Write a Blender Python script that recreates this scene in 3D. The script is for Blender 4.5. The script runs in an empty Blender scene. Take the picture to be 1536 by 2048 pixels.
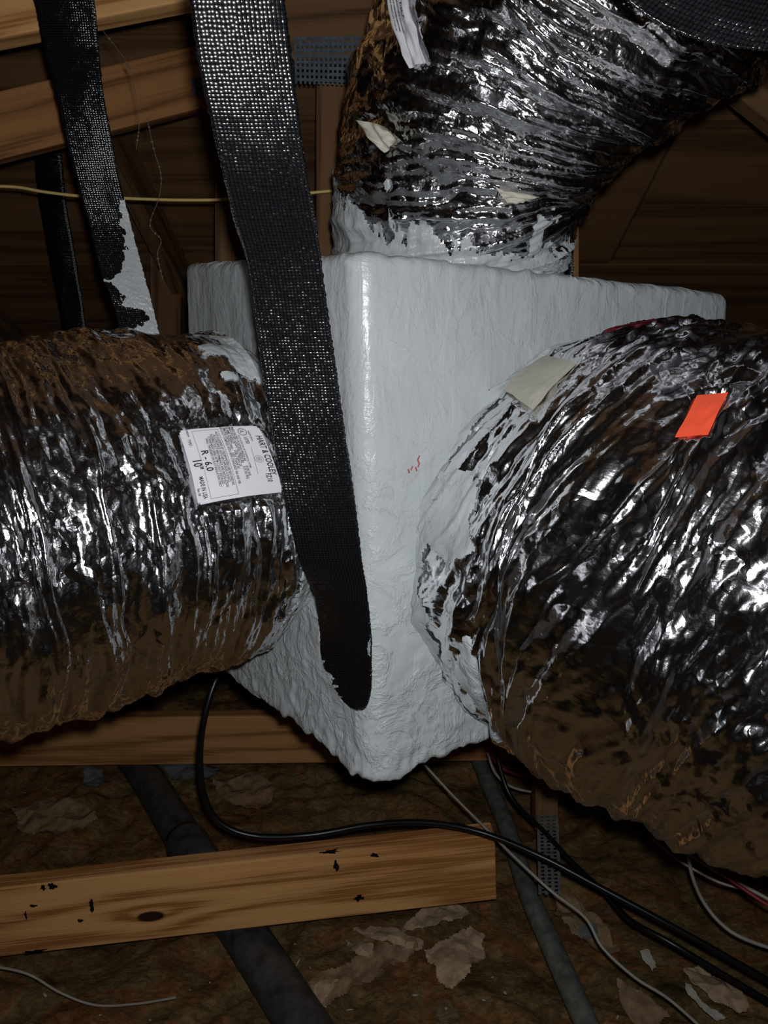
import bpy, bmesh, math, random
import numpy as np
from mathutils import Vector, Matrix

random.seed(7)
RNG = np.random.RandomState(11)
SC = bpy.context.scene
COL = SC.collection

# ------------------------------------------------------------------ camera, light, exposure
H = 1.05                       # camera height above the insulation
PITCH = math.radians(12.5)
FPX = 1540.0
CP, SP = math.cos(PITCH), math.sin(PITCH)
cam_d = bpy.data.cameras.new('camera'); cam = bpy.data.objects.new('camera', cam_d); COL.objects.link(cam)
cam.location = (0, 0, H); cam.rotation_euler = (math.pi/2 - PITCH, 0, 0)
cam_d.sensor_fit = 'VERTICAL'; cam_d.sensor_height = 36.0; cam_d.lens = 36.0*FPX/2048.0
cam_d.clip_start = 0.01; cam_d.clip_end = 50
SC.camera = cam
w = bpy.data.worlds.new('attic_air'); SC.world = w; w.use_nodes = True
w.node_tree.nodes['Background'].inputs[0].default_value = (0.6, 0.7, 1.0, 1)
w.node_tree.nodes['Background'].inputs[1].default_value = 0.004
fl = bpy.data.lights.new('flash', 'SPOT'); fl.energy = 18.3; fl.spot_size = math.radians(170); fl.spot_blend = 1.0; fl.shadow_soft_size = 0.009; fl.color = (0.96, 0.98, 1.0)
flo = bpy.data.objects.new('flash', fl); COL.objects.link(flo); flo.location = (0.012, 0.0, H+0.028); flo.rotation_euler = cam.rotation_euler
SC.view_settings.view_transform = 'Standard'; SC.view_settings.look = 'None'
SC.view_settings.gamma = 1; SC.view_settings.use_curve_mapping = False
SC.view_settings.exposure = 0.0

# ------------------------------------------------------------------ helpers
def pix(px, py, Y):
    """the point on the vertical plane y=Y that the photograph shows at px,py"""
    a = (px-768)/FPX; b = (1024-py)/FPX
    d = np.array([a, CP + b*SP, -SP + b*CP])
    return d*(Y/d[1]) + np.array([0, 0, H])
def pixz(px, py, z):
    a = (px-768)/FPX; b = (1024-py)/FPX
    d = np.array([a, CP + b*SP, -SP + b*CP])
    return d*((z-H)/d[2]) + np.array([0, 0, H])
def proj(P):
    P = np.asarray(P); r = P - np.array([0, 0, H])
    dep = r[..., 1]*CP - r[..., 2]*SP; up = r[..., 1]*SP + r[..., 2]*CP
    return 768 + r[..., 0]/dep*FPX, 1024 - up/dep*FPX, dep

def h2(ix, iy, seed):
    n = (ix.astype(np.int64)*374761393 + iy.astype(np.int64)*668265263 + seed*1274126177) & 0xffffffff
    n = ((n ^ (n >> 13))*1274126177) & 0xffffffff
    n = ((n ^ (n >> 16))*2246822519) & 0xffffffff
    return ((n ^ (n >> 15)) & 0xffffff)/float(0xffffff)*2-1
def vnoise(x, y, seed=0):
    ix = np.floor(x); iy = np.floor(y); fx = x-ix; fy = y-iy
    sx = fx*fx*fx*(fx*(fx*6-15)+10); sy = fy*fy*fy*(fy*(fy*6-15)+10)
    a = h2(ix, iy, seed); b = h2(ix+1, iy, seed); c = h2(ix, iy+1, seed); d = h2(ix+1, iy+1, seed)
    return (a*(1-sx)+b*sx)*(1-sy) + (c*(1-sx)+d*sx)*sy
def fbm(x, y, seed=0, o=4):
    r = 0; a = 1; t = 0
    for k in range(o):
        r = r + a*vnoise(x*2**k, y*2**k, seed+k*17); t += a; a *= .5
    return r/t
def tri(x, y, seed=0):
    """continuous noise made of flat triangles: crumpled foil"""
    s = (x+y)*0.366; X = x+s; Y = y+s
    ix = np.floor(X); iy = np.floor(Y); fx = X-ix; fy = Y-iy
    a = h2(ix, iy, seed); d = h2(ix+1, iy+1, seed); b = h2(ix+1, iy, seed); c = h2(ix, iy+1, seed)
    return np.where(fx > fy, a + (b-a)*fx + (d-b)*fy, a + (c-a)*fy + (d-c)*fx)

def tag(o, label=None, cat=None, group=None, kind=None):
    if label: o['label'] = label
    if cat: o['category'] = cat
    if group: o['group'] = group
    if kind: o['kind'] = kind
    return o
def empty(name, loc=(0, 0, 0)):
    o = bpy.data.objects.new(name, None); COL.objects.link(o); o.location = [float(c) for c in loc]
    o.empty_display_size = .05; return o
def mesh_np(name, V, F, mat, parent=None, smooth=True, uv=None, origin=None):
    """V nx3 world, F mx4 or mx3 ints"""
    V = np.asarray(V, float); F = np.asarray(F, np.int32)
    off = np.zeros(3)
    if parent is not None: off = np.array(parent.matrix_world.translation if False else parent['_o'] if '_o' in parent else (0, 0, 0), float)
    if origin is not None and parent is None: off = np.array(origin, float)
    me = bpy.data.meshes.new(name); n = len(V); m, k = F.shape
    me.vertices.add(n); me.vertices.foreach_set('co', (V-off).astype(np.float32).ravel())
    me.loops.add(m*k); me.loops.foreach_set('vertex_index', F.ravel())
    me.polygons.add(m); me.polygons.foreach_set('loop_start', np.arange(m, dtype=np.int32)*k)
    try: me.polygons.foreach_set('loop_total', np.full(m, k, np.int32))
    except Exception: pass
    me.polygons.foreach_set('use_smooth', np.full(m, smooth, bool))
    me.update(calc_edges=True)
    if uv is not None:
        l = me.uv_layers.new(name='UVMap'); l.data.foreach_set('uv', np.asarray(uv, np.float32)[F.ravel()].ravel())
    me.materials.append(mat)
    o = bpy.data.objects.new(name, me); COL.objects.link(o)
    if parent is not None: o.parent = parent
    else:
        o.location = off
    o['_o'] = [float(c) for c in off]
    return o
def root(name, loc):
    o = empty(name, loc); o['_o'] = [float(c) for c in loc]; return o
def grid_faces(nu, nv, wrap=False):
    i = np.arange(nu-1)[:, None]; j = np.arange(nv if wrap else nv-1)[None, :]
    j2 = (j+1) % nv
    a = i*nv+j; b = (i+1)*nv+j; c = (i+1)*nv+j2; d = i*nv+j2
    return np.stack([a+0*j, b+0*j, c+0*j, d+0*j], -1).reshape(-1, 4)
def compact(V, F, uv=None):
    idx = np.unique(F); mp = np.full(len(V), -1); mp[idx] = np.arange(len(idx))
    return V[idx], mp[F], (None if uv is None else uv[idx])
def catmull(P, n):
    P = np.asarray(P, float); Q = np.vstack([2*P[0]-P[1], P, 2*P[-1]-P[-2]])
    t = np.linspace(0, len(P)-1-1e-6, n); i = t.astype(int); f = (t-i)[:, None]
    a, b, c, d = Q[i], Q[i+1], Q[i+2], Q[i+3]
    return .5*((2*b)+(-a+c)*f+(2*a-5*b+4*c-d)*f*f+(-a+3*b-3*c+d)*f**3)
def tube(path, r, seg=10, wob=0):
    P = np.asarray(path, float); n = len(P); r = np.broadcast_to(r, (n,))
    T = np.gradient(P, axis=0); T /= np.linalg.norm(T, axis=1)[:, None]+1e-12
    N = np.zeros_like(P); u = np.cross(T[0], [0.1, .2, 1]); N[0] = u/np.linalg.norm(u)
    for i in range(1, n):
        v = N[i-1]-T[i]*np.dot(N[i-1], T[i]); N[i] = v/np.linalg.norm(v)
    B = np.cross(T, N); a = np.linspace(0, 2*math.pi, seg, endpoint=False)
    V = P[:, None]+r[:, None, None]*(np.cos(a)[None, :, None]*N[:, None]+np.sin(a)[None, :, None]*B[:, None])
    V = V.reshape(-1, 3); F = grid_faces(n, seg, True)
    c0, c1 = len(V), len(V)+1
    V = np.vstack([V, P[0], P[-1]])
    j = np.arange(seg); j2 = (j+1) % seg
    F = np.vstack([F, np.stack([np.full(seg, c0), j, j2, j2], -1)[:, :4], np.stack([np.full(seg, c1), (n-1)*seg+j2, (n-1)*seg+j, (n-1)*seg+j], -1)])
    return V, F
def clean_tube(name, path, r, mat, parent=None, seg=10):
    V, F = tube(path, r, seg)
    q = F[:-2*seg]; caps = F[-2*seg:, :3]
    # all as triangles, cheap and valid
    T = np.vstack([q[:, [0, 1, 2]], q[:, [0, 2, 3]], caps])
    return mesh_np(name, V, T, mat, parent, origin=path[0])
def box_mesh(name, size, mat, parent=None, loc=(0, 0, 0), bev=.003, mtx=None, rough=0):
    bm = bmesh.new(); bmesh.ops.create_cube(bm, size=1)
    for v in bm.verts: v.co = Vector((v.co.x*size[0], v.co.y*size[1], v.co.z*size[2]))
    if bev: bmesh.ops.bevel(bm, geom=bm.edges[:], offset=bev, segments=2, affect='EDGES', profile=.6)
    me = bpy.data.meshes.new(name); bm.to_mesh(me); bm.free()
    me.materials.append(mat); o = bpy.data.objects.new(name, me); COL.objects.link(o)
    if mtx is not None: o.matrix_world = mtx
    else: o.location = loc
    if parent is not None: o.parent = parent
    return o

# ------------------------------------------------------------------ materials
def M(name):
    m = bpy.data.materials.new(name); m.use_nodes = True; nt = m.node_tree
    return m, nt, nt.nodes['Principled BSDF']
def nd(nt, t, **kw):
    n = nt.nodes.new(t)
    for k, v in kw.items():
        if k.startswith('i_'):
            key = k[2:]; key = int(key) if key.isdigit() else key.replace('_', ' ')
            n.inputs[key].default_value = v
        else: setattr(n, k, v)
    return n
def ramp(nt, src, stops):
    r = nt.nodes.new('ShaderNodeValToRGB'); e = r.color_ramp.elements
    while len(e) < len(stops): e.new(.5)
    for x, (p, c) in zip(e, stops):
        x.position = p; x.color = (*c, 1) if len(c) == 3 else c
    nt.links.new(src, r.inputs[0]); return r
def L(nt, a, b): nt.links.new(a, b)
def mapping(nt, scale, coord='Object', rot=(0, 0, 0), loc=(0, 0, 0)):
    tc = nt.nodes.new('ShaderNodeTexCoord'); mp = nt.nodes.new('ShaderNodeMapping')
    mp.inputs['Scale'].default_value = scale; mp.inputs['Rotation'].default_value = rot; mp.inputs['Location'].default_value = loc
    L(nt, tc.outputs[coord], mp.inputs[0]); return mp
def plain(name, c, rough=.5, metal=0, spec=.5, noise=0, nscale=60, bump=0):
    m, nt, b = M(name)
    b.inputs['Base Color'].default_value = (*c, 1); b.inputs['Roughness'].default_value = rough
    b.inputs['Metallic'].default_value = metal; b.inputs['Specular IOR Level'].default_value = spec
    if noise or bump:
        mp = mapping(nt, (nscale,)*3); n = nd(nt, 'ShaderNodeTexNoise', i_Scale=1.0, i_Detail=6.0, i_Roughness=.65); L(nt, mp.outputs[0], n.inputs['Vector'])
        if noise:
            r = ramp(nt, n.outputs[0], [(.3, tuple(x*(1-noise) for x in c)), (.7, tuple(min(1, x*(1+noise)) for x in c))]); L(nt, r.outputs[0], b.inputs['Base Color'])
        if bump:
            bp = nd(nt, 'ShaderNodeBump', i_Strength=1.0, i_Distance=bump); L(nt, n.outputs[0], bp.inputs['Height']); L(nt, bp.outputs[0], b.inputs['Normal'])
    return m

def foil_mat():
    m, nt, b = M('metallised_foil')
    b.inputs['Metallic'].default_value = 1.0
    uv = nt.nodes.new('ShaderNodeTexCoord')
    geo = nt.nodes.new('ShaderNodeNewGeometry')
    # domain warp
    wn = nd(nt, 'ShaderNodeTexNoise', i_Scale=28.0, i_Detail=3.0); L(nt, uv.outputs['UV'], wn.inputs['Vector'])
    sub = nd(nt, 'ShaderNodeVectorMath', operation='SUBTRACT'); L(nt, wn.outputs['Color'], sub.inputs[0]); sub.inputs[1].default_value = (.5, .5, .5)
    def tilt(scale, sc, k, warp):
        sw = nd(nt, 'ShaderNodeVectorMath', operation='SCALE'); L(nt, sub.outputs[0], sw.inputs[0]); sw.inputs['Scale'].default_value = warp
        ad = nd(nt, 'ShaderNodeVectorMath', operation='ADD'); L(nt, uv.outputs['UV'], ad.inputs[0]); L(nt, sw.outputs[0], ad.inputs[1])
        mp = nt.nodes.new('ShaderNodeMapping'); mp.inputs['Scale'].default_value = (sc[0], sc[1], 1); L(nt, ad.outputs[0], mp.inputs[0])
        v = nd(nt, 'ShaderNodeTexVoronoi', i_Scale=scale); L(nt, mp.outputs[0], v.inputs['Vector'])
        s2 = nd(nt, 'ShaderNodeVectorMath', operation='SUBTRACT'); L(nt, v.outputs['Color'], s2.inputs[0]); s2.inputs[1].default_value = (.5, .5, .5)
        s3 = nd(nt, 'ShaderNodeVectorMath', operation='SCALE'); L(nt, s2.outputs[0], s3.inputs[0]); s3.inputs['Scale'].default_value = k
        return s3.outputs[0]
    a = tilt(1, (110, 26), .34, .05); c = tilt(1, (300, 150), .26, .02)
    # finely crumpled only in places
    mk = nd(nt, 'ShaderNodeTexNoise', i_Scale=11.0, i_Detail=3.0); L(nt, uv.outputs['UV'], mk.inputs['Vector'])
    mr = ramp(nt, mk.outputs[0], [(.40, (.42,)*3), (.60, (1.0,)*3)])
    ad = nd(nt, 'ShaderNodeVectorMath', operation='ADD'); L(nt, a, ad.inputs[0]); L(nt, c, ad.inputs[1])
    ml = nd(nt, 'ShaderNodeVectorMath', operation='MULTIPLY'); L(nt, ad.outputs[0], ml.inputs[0]); L(nt, mr.outputs[0], ml.inputs[1])
    ad2 = nd(nt, 'ShaderNodeVectorMath', operation='ADD'); L(nt, geo.outputs['Normal'], ad2.inputs[0]); L(nt, ml.outputs[0], ad2.inputs[1])
    nm = nd(nt, 'ShaderNodeVectorMath', operation='NORMALIZE'); L(nt, ad2.outputs[0], nm.inputs[0])
    bn = nd(nt, 'ShaderNodeTexNoise', i_Scale=300.0, i_Detail=3.0); L(nt, uv.outputs['UV'], bn.inputs['Vector'])
    bp = nd(nt, 'ShaderNodeBump', i_Strength=.35, i_Distance=.001); L(nt, bn.outputs[0], bp.inputs['Height']); L(nt, nm.outputs[0], bp.inputs['Normal'])
    L(nt, bp.outputs[0], b.inputs['Normal'])
    b.inputs['Base Color'].default_value = (.90, .90, .93, 1)
    b.inputs['Roughness'].default_value = .155
    return m

def mastic_mat():
    m, nt, b = M('grey_duct_mastic')
    mp = mapping(nt, (1, 1, 1)); n1 = nd(nt, 'ShaderNodeTexNoise', i_Scale=9.0, i_Detail=4.0); L(nt, mp.outputs[0], n1.inputs['Vector'])
    r = ramp(nt, n1.outputs[0], [(.3, (.475, .505, .515)), (.7, (.535, .565, .575))]); L(nt, r.outputs[0], b.inputs['Base Color'])
    # soft brush strokes, then torn ridges that get stronger toward the lower edge
    mp2 = mapping(nt, (45, 45, 12), rot=(.25, .3, 0)); n2 = nd(nt, 'ShaderNodeTexNoise', i_Scale=1.0, i_Detail=3.0, i_Roughness=.5, i_Distortion=.8); L(nt, mp2.outputs[0], n2.inputs['Vector'])
    n3 = nd(nt, 'ShaderNodeTexNoise', i_Scale=18.0, i_Detail=7.0, i_Roughness=.62, i_Distortion=.5); L(nt, mp.outputs[0], n3.inputs['Vector'])
    sb = nd(nt, 'ShaderNodeMath', operation='SUBTRACT'); L(nt, n3.outputs[0], sb.inputs[0]); sb.inputs[1].default_value = .5
    ab = nd(nt, 'ShaderNodeMath', operation='ABSOLUTE'); L(nt, sb.outputs[0], ab.inputs[0])
    rg = ramp(nt, ab.outputs[0], [(0.0, (1,)*3), (.05, (.25,)*3), (.12, (0,)*3)])
    sx = nt.nodes.new('ShaderNodeSeparateXYZ'); g2 = nt.nodes.new('ShaderNodeNewGeometry'); L(nt, g2.outputs['Position'], sx.inputs[0])
    mz = nd(nt, 'ShaderNodeMapRange'); L(nt, sx.outputs[2], mz.inputs[0]); mz.inputs[1].default_value = .72; mz.inputs[2].default_value = 1.0; mz.inputs[3].default_value = .45; mz.inputs[4].default_value = .16
    m1 = nd(nt, 'ShaderNodeMath', operation='MULTIPLY'); L(nt, rg.outputs[0], m1.inputs[0]); L(nt, mz.outputs[0], m1.inputs[1])
    n4 = nd(nt, 'ShaderNodeTexNoise', i_Scale=150.0, i_Detail=3.0); L(nt, mp.outputs[0], n4.inputs['Vector'])
    a1 = nd(nt, 'ShaderNodeMath', operation='MULTIPLY_ADD'); L(nt, n2.outputs[0], a1.inputs[0]); a1.inputs[1].default_value = .75; L(nt, m1.outputs[0], a1.inputs[2])
    ad = nd(nt, 'ShaderNodeMath', operation='MULTIPLY_ADD'); L(nt, n4.outputs[0], ad.inputs[0]); ad.inputs[1].default_value = .13; L(nt, a1.outputs[0], ad.inputs[2])
    bp = nd(nt, 'ShaderNodeBump', i_Strength=.9, i_Distance=.0030); L(nt, ad.outputs[0], bp.inputs['Height']); L(nt, bp.outputs[0], b.inputs['Normal'])
    b.inputs['Roughness'].default_value = .27; b.inputs['Specular IOR Level'].default_value = .5
    return m

def web_mat():
    m, nt, b = M('black_woven_webbing')
    tc = nt.nodes.new('ShaderNodeTexCoord'); mp = nt.nodes.new('ShaderNodeMapping'); mp.inputs['Scale'].default_value = (1/.0029, 1/.0026, 1); L(nt, tc.outputs['UV'], mp.inputs[0])
    v = nd(nt, 'ShaderNodeTexVoronoi', i_Scale=1.0, i_Randomness=.12); L(nt, mp.outputs[0], v.inputs['Vector'])
    geo = nt.nodes.new('ShaderNodeNewGeometry')
    s2 = nd(nt, 'ShaderNodeVectorMath', operation='SUBTRACT'); L(nt, v.outputs['Color'], s2.inputs[0]); s2.inputs[1].default_value = (.5, .5, .5)
    s3 = nd(nt, 'ShaderNodeVectorMath', operation='SCALE'); L(nt, s2.outputs[0], s3.inputs[0]); s3.inputs['Scale'].default_value = .18
    ad = nd(nt, 'ShaderNodeVectorMath', operation='ADD'); L(nt, geo.outputs['Normal'], ad.inputs[0]); L(nt, s3.outputs[0], ad.inputs[1])
    nm = nd(nt, 'ShaderNodeVectorMath', operation='NORMALIZE'); L(nt, ad.outputs[0], nm.inputs[0])
    inv = nd(nt, 'ShaderNodeMath', operation='SUBTRACT'); inv.inputs[0].default_value = 1.0; sq = nd(nt, 'ShaderNodeMath', operation='MULTIPLY'); L(nt, v.outputs['Distance'], sq.inputs[0]); L(nt, v.outputs['Distance'], sq.inputs[1]); L(nt, sq.outputs[0], inv.inputs[1])
    bp = nd(nt, 'ShaderNodeBump', i_Strength=1.0, i_Distance=.00060); L(nt, inv.outputs[0], bp.inputs['Height']); L(nt, nm.outputs[0], bp.inputs['Normal']); L(nt, bp.outputs[0], b.inputs['Normal'])
    r = ramp(nt, v.outputs['Distance'], [(.1, (.012, .012, .015)), (.6, (.002, .002, .002))]); L(nt, r.outputs[0], b.inputs['Base Color'])
    b.inputs['Roughness'].default_value = .21; b.inputs['Specular IOR Level'].default_value = .6
    return m

def wood_mat(name, light, dark, scale=1.0, knot=None, stains=0.0):
    m, nt, b = M(name)
    mp = mapping(nt, (1.3*scale, 16*scale, 16*scale)); n0 = nd(nt, 'ShaderNodeTexNoise', i_Scale=.9, i_Detail=2.0); L(nt, mp.outputs[0], n0.inputs['Vector'])
    tc = nt.nodes.new('ShaderNodeTexCoord')
    mul = nd(nt, 'ShaderNodeMath', operation='MULTIPLY'); L(nt, n0.outputs[0], mul.inputs[0]); mul.inputs[1].default_value = 26.0
    src = mul.outputs[0]
    if knot:
        ds = nd(nt, 'ShaderNodeVectorMath', operation='SUBTRACT'); L(nt, tc.outputs['Object'], ds.inputs[0]); ds.inputs[1].default_value = knot
        dm = nd(nt, 'ShaderNodeVectorMath', operation='MULTIPLY'); L(nt, ds.outputs[0], dm.inputs[0]); dm.inputs[1].default_value = (.55, 0, 1.3)
        dl = nd(nt, 'ShaderNodeVectorMath', operation='LENGTH'); L(nt, dm.outputs[0], dl.inputs[0])
        ex = nd(nt, 'ShaderNodeMath', operation='MULTIPLY'); L(nt, dl.outputs['Value'], ex.inputs[0]); ex.inputs[1].default_value = -28.0
        e2 = nd(nt, 'ShaderNodeMath', operation='EXPONENT'); L(nt, ex.outputs[0], e2.inputs[0])
        kk = nd(nt, 'ShaderNodeMath', operation='MULTIPLY_ADD'); L(nt, e2.outputs[0], kk.inputs[0]); kk.inputs[1].default_value = 9.0; L(nt, src, kk.inputs[2]); src = kk.outputs[0]
    sn = nd(nt, 'ShaderNodeMath', operation='SINE'); L(nt, src, sn.inputs[0])
    fib = mapping(nt, (6*scale, 260*scale, 260*scale)); nf = nd(nt, 'ShaderNodeTexNoise', i_Scale=1.0, i_Detail=4.0); L(nt, fib.outputs[0], nf.inputs['Vector'])
    mix = nd(nt, 'ShaderNodeMath', operation='MULTIPLY_ADD'); L(nt, sn.outputs[0], mix.inputs[0]); mix.inputs[1].default_value = .28; L(nt, nf.outputs[0], mix.inputs[2])
    r = ramp(nt, mix.outputs[0], [(.25, light), (.60, tuple((a*.6+c*.4) for a, c in zip(light, dark))), (.80, dark)])
    col = r.outputs[0]
    if knot:
        kr = ramp(nt, dl.outputs['Value'], [(.012, (1,)*3), (.016, (0,)*3)])
        mx = nd(nt, 'ShaderNodeMix', data_type='RGBA'); L(nt, kr.outputs[0], mx.inputs[0]); L(nt, col, mx.inputs[6]); mx.inputs[7].default_value = (.035, .016, .006, 1); col = mx.outputs[2]
    if stains:
        sm = mapping(nt, (16, 30, 30)); sv = nd(nt, 'ShaderNodeTexNoise', i_Scale=.8, i_Detail=5.0, i_Roughness=.6); L(nt, sm.outputs[0], sv.inputs['Vector'])
        sr = ramp(nt, sv.outputs[0], [(stains, (0,)*3), (stains+.02, (1,)*3)])
        mx = nd(nt, 'ShaderNodeMix', data_type='RGBA'); L(nt, sr.outputs[0], mx.inputs[0]); L(nt, col, mx.inputs[6]); mx.inputs[7].default_value = (.004, .004, .004, 1); col = mx.outputs[2]
    L(nt, col, b.inputs['Base Color'])
    bp = nd(nt, 'ShaderNodeBump', i_Strength=.5, i_Distance=.0006); L(nt, mix.outputs[0], bp.inputs['Height']); L(nt, bp.outputs[0], b.inputs['Normal'])
    b.inputs['Roughness'].default_value = .75; b.inputs['Specular IOR Level'].default_value = .2
    return m

def insul_mat():
    m, nt, b = M('fibrous_insulation')
    mp = mapping(nt, (1, 1.6, 1), rot=(0, 0, .5)); n1 = nd(nt, 'ShaderNodeTexNoise', i_Scale=5.0, i_Detail=7.0, i_Roughness=.6, i_Distortion=1.1); L(nt, mp.outputs[0], n1.inputs['Vector'])
    r = ramp(nt, n1.outputs[0], [(.30, (.10, .062, .022)), (.42, (.25, .158, .062)), (.50, (.31, .205, .085)), (.56, (.34, .15, .05)), (.64, (.20, .12, .05)), (.75, (.42, .32, .18))])
    n2 = nd(nt, 'ShaderNodeTexNoise', i_Scale=55.0, i_Detail=7.0, i_Roughness=.7, i_Distortion=.8); L(nt, mp.outputs[0], n2.inputs['Vector'])
    r2 = ramp(nt, n2.outputs[0], [(.35, (.45,)*3), (.65, (1.25,)*3)])
    mx = nd(nt, 'ShaderNodeMix', data_type='RGBA', blend_type='MULTIPLY'); mx.inputs[0].default_value = 1; L(nt, r.outputs[0], mx.inputs[6]); L(nt, r2.outputs[0], mx.inputs[7])
    L(nt, mx.outputs[2], b.inputs['Base Color'])
    bp = nd(nt, 'ShaderNodeBump', i_Strength=1.0, i_Distance=.006); L(nt, n2.outputs[0], bp.inputs['Height']); L(nt, bp.outputs[0], b.inputs['Normal'])
    b.inputs['Roughness'].default_value = .8; b.inputs['Specular IOR Level'].default_value = .15
    return m

FOIL = foil_mat(); MASTIC = mastic_mat(); WEB = web_mat()
PINE = wood_mat('pine_lumber', (.90, .475, .185), (.44, .175, .05), knot=(-.055, 0, -.022), stains=0)
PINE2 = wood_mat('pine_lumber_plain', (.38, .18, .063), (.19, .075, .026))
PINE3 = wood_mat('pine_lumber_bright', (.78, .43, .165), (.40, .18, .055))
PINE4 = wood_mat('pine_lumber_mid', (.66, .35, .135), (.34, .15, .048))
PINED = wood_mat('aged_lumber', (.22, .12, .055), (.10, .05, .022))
PINEG = wood_mat('weathered_lumber', (.26, .19, .095), (.12, .08, .03))
DECK = wood_mat('roof_plywood', (.25, .135, .062), (.13, .065, .028), scale=.5)
INSUL = insul_mat()
GALV = plain('galvanised_steel', (.10, .135, .17), .5, .3, noise=.35, nscale=120)
PAPER = plain('label_paper', (.72, .71, .74), .45)
CREAM = plain('cream_tape', (.60, .57, .47), .55, noise=.08, nscale=90, bump=.001)
ORANGE = plain('orange_sticker', (.85, .09, .035), .5)
INK = plain('black_ink', (.02, .02, .025), .5)
REDINK = plain('red_ink', (.45, .10, .10), .6)
KRAFT = plain('kraft_paper', (.55, .39, .24), .75, noise=.3, nscale=70, bump=.002)
BLACKC = plain('black_cable_jacket', (.006, .006, .007), .35)
WHITEC = plain('white_wire_jacket', (.38, .34, .29), .5)
YELC = plain('yellow_wire_jacket', (.80, .60, .22), .5)
REDC = plain('red_wire_jacket', (.22, .012, .02), .5)
PIPE_G = plain('dusty_grey_pipe', (.17, .175, .155), .6, noise=.5, nscale=40)
PIPE_D = plain('dusty_black_pipe', (.06, .062, .065), .55, noise=.6, nscale=30)
CHIP = plain('pale_crumb', (.42, .38, .32), .7)
GREYL = plain('grey_liner', (.20, .21, .21), .6, noise=.3, nscale=30)
STRIP = plain('dull_perforated_steel', (.13, .13, .12), .6, .2, noise=.4, nscale=60)
REDP = plain('dark_red_print', (.12, .008, .015), .4)
KRAFT2 = plain('stained_kraft_paper', (.34, .22, .12), .8, noise=.35, nscale=50, bump=.002)
WEBDUST = plain('dusty_cobweb', (.12, .09, .07), .8)

# ------------------------------------------------------------------ setting: floor, roof, gable walls
def struct(o): o['kind'] = 'structure'; return o
fl_o = struct(box_mesh('floor', (8, 8, .02), GREYL, loc=(0, .8, -.25), bev=0))
RZ = 1.30
def roof_slope(name, sgn):
    r = root(name, (0, 0, H+RZ)); struct(r)
    ang = math.atan(.5)*sgn
    n = 0
    for ix in range(4):
        for iy in range(4):
            m = Matrix.Translation((0, 0, H+RZ)) @ Matrix.Rotation(-ang, 4, 'X') @ Matrix.Translation((-3.66+1.22+ix*2.44-1.22+(1.22 if iy % 2 else 0)*.5, sgn*(.61+iy*1.22), .0))
            o = box_mesh('panel', (2.434, 1.214, .012), DECK, None, bev=.001, mtx=m)
            mw = o.matrix_world.copy(); o.parent = r; o.matrix_parent_inverse = Matrix.Translation((0, 0, H+RZ)).inverted(); o.matrix_basis = mw
    return r
roof_slope('ceiling', 1); roof_slope('ceiling', -1)
for sx, nm in ((-1, 'wall_left'), (1, 'wall_right')):
    wl = box_mesh(nm, (8, .02, 3.0), DECK, mtx=Matrix.Translation((sx*3.6, .3, H+.3)) @ Matrix.Rotation(math.pi/2, 4, 'Z'), bev=0); struct(wl)

def beam_pts(name, P, Q, h, t, mat, updir=(0, 0, 1), bev=.003, anchor='bottom_front', kind=None):
    """board whose front edge runs P->Q; h along updir, t away from the viewer"""
    P = Vector(P); Q = Vector(Q); x = (Q-P).normalized(); u = Vector(updir); u = (u - x*u.dot(x)).normalized(); y = u.cross(x)
    if y.y < 0: y = -y
    c = (P+Q)/2 + y*(t/2) + u*((h/2) if anchor == 'bottom_front' else (-h/2))
    z = u; yy = z.cross(x)
    m = Matrix((x, yy, z)).transposed().to_4x4(); m.translation = c
    return box_mesh(name, ((Q-P).length, t, h), mat, bev=bev, mtx=m)

# rafters under the roof boards
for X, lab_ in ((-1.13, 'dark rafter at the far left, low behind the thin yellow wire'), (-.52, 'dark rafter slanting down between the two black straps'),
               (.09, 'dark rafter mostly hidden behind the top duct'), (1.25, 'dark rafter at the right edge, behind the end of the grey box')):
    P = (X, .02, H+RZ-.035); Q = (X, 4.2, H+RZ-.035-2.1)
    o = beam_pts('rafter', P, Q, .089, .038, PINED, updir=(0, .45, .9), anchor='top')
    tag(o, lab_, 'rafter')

# insulation
def insulation():
    x = np.concatenate([np.linspace(-3.5, -2.2, 30)[:-1], np.linspace(-2.2, 2.2, 330), np.linspace(2.2, 3.5, 30)[1:]])
    y = np.concatenate([np.linspace(-3.0, .3, 60)[:-1], np.linspace(.3, 3.9, 330)]); nx, ny = len(x), len(y)
    X, Y = np.meshgrid(x, y, indexing='ij')
    wx = X+.15*vnoise(X*3, Y*3, 5); wy = Y+.15*vnoise(X*3, Y*3, 9)
    Z = .045*fbm(wx*3, wy*4, 1, 5) + .022*(1-np.abs(fbm(wx*7, wy*9, 31, 4))*2) + .008*fbm(X*40, Y*40, 77, 3) - .135
    V = np.stack([X, Y, Z], -1).reshape(-1, 3)
    o = mesh_np('insulation', V, grid_faces(nx, ny), INSUL)
    tag(o, 'brown and yellow fibrous attic insulation covering the floor between the joists', 'insulation', kind='stuff')
insulation()

# ------------------------------------------------------------------ joists at the bottom
j1 = beam_pts('ceiling_joist', pix(-330, 1812, 1.16), pix(990, 1668, 1.265), .141, .038, PINE, anchor='top')
tag(j1, 'near pine ceiling joist with a round knot and black stains, crossing the lower left', 'joist')
j2 = beam_pts('ceiling_joist', pix(-500, 1443, 1.80), pix(1500, 1422, 1.85), .135, .038, PINE4, anchor='top')
tag(j2, 'farther pine ceiling joist below the left duct, behind the looping black cable', 'joist')
nail = root('black_stain', (0, 0, 0)); bpy.data.objects.remove(nail)

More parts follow.
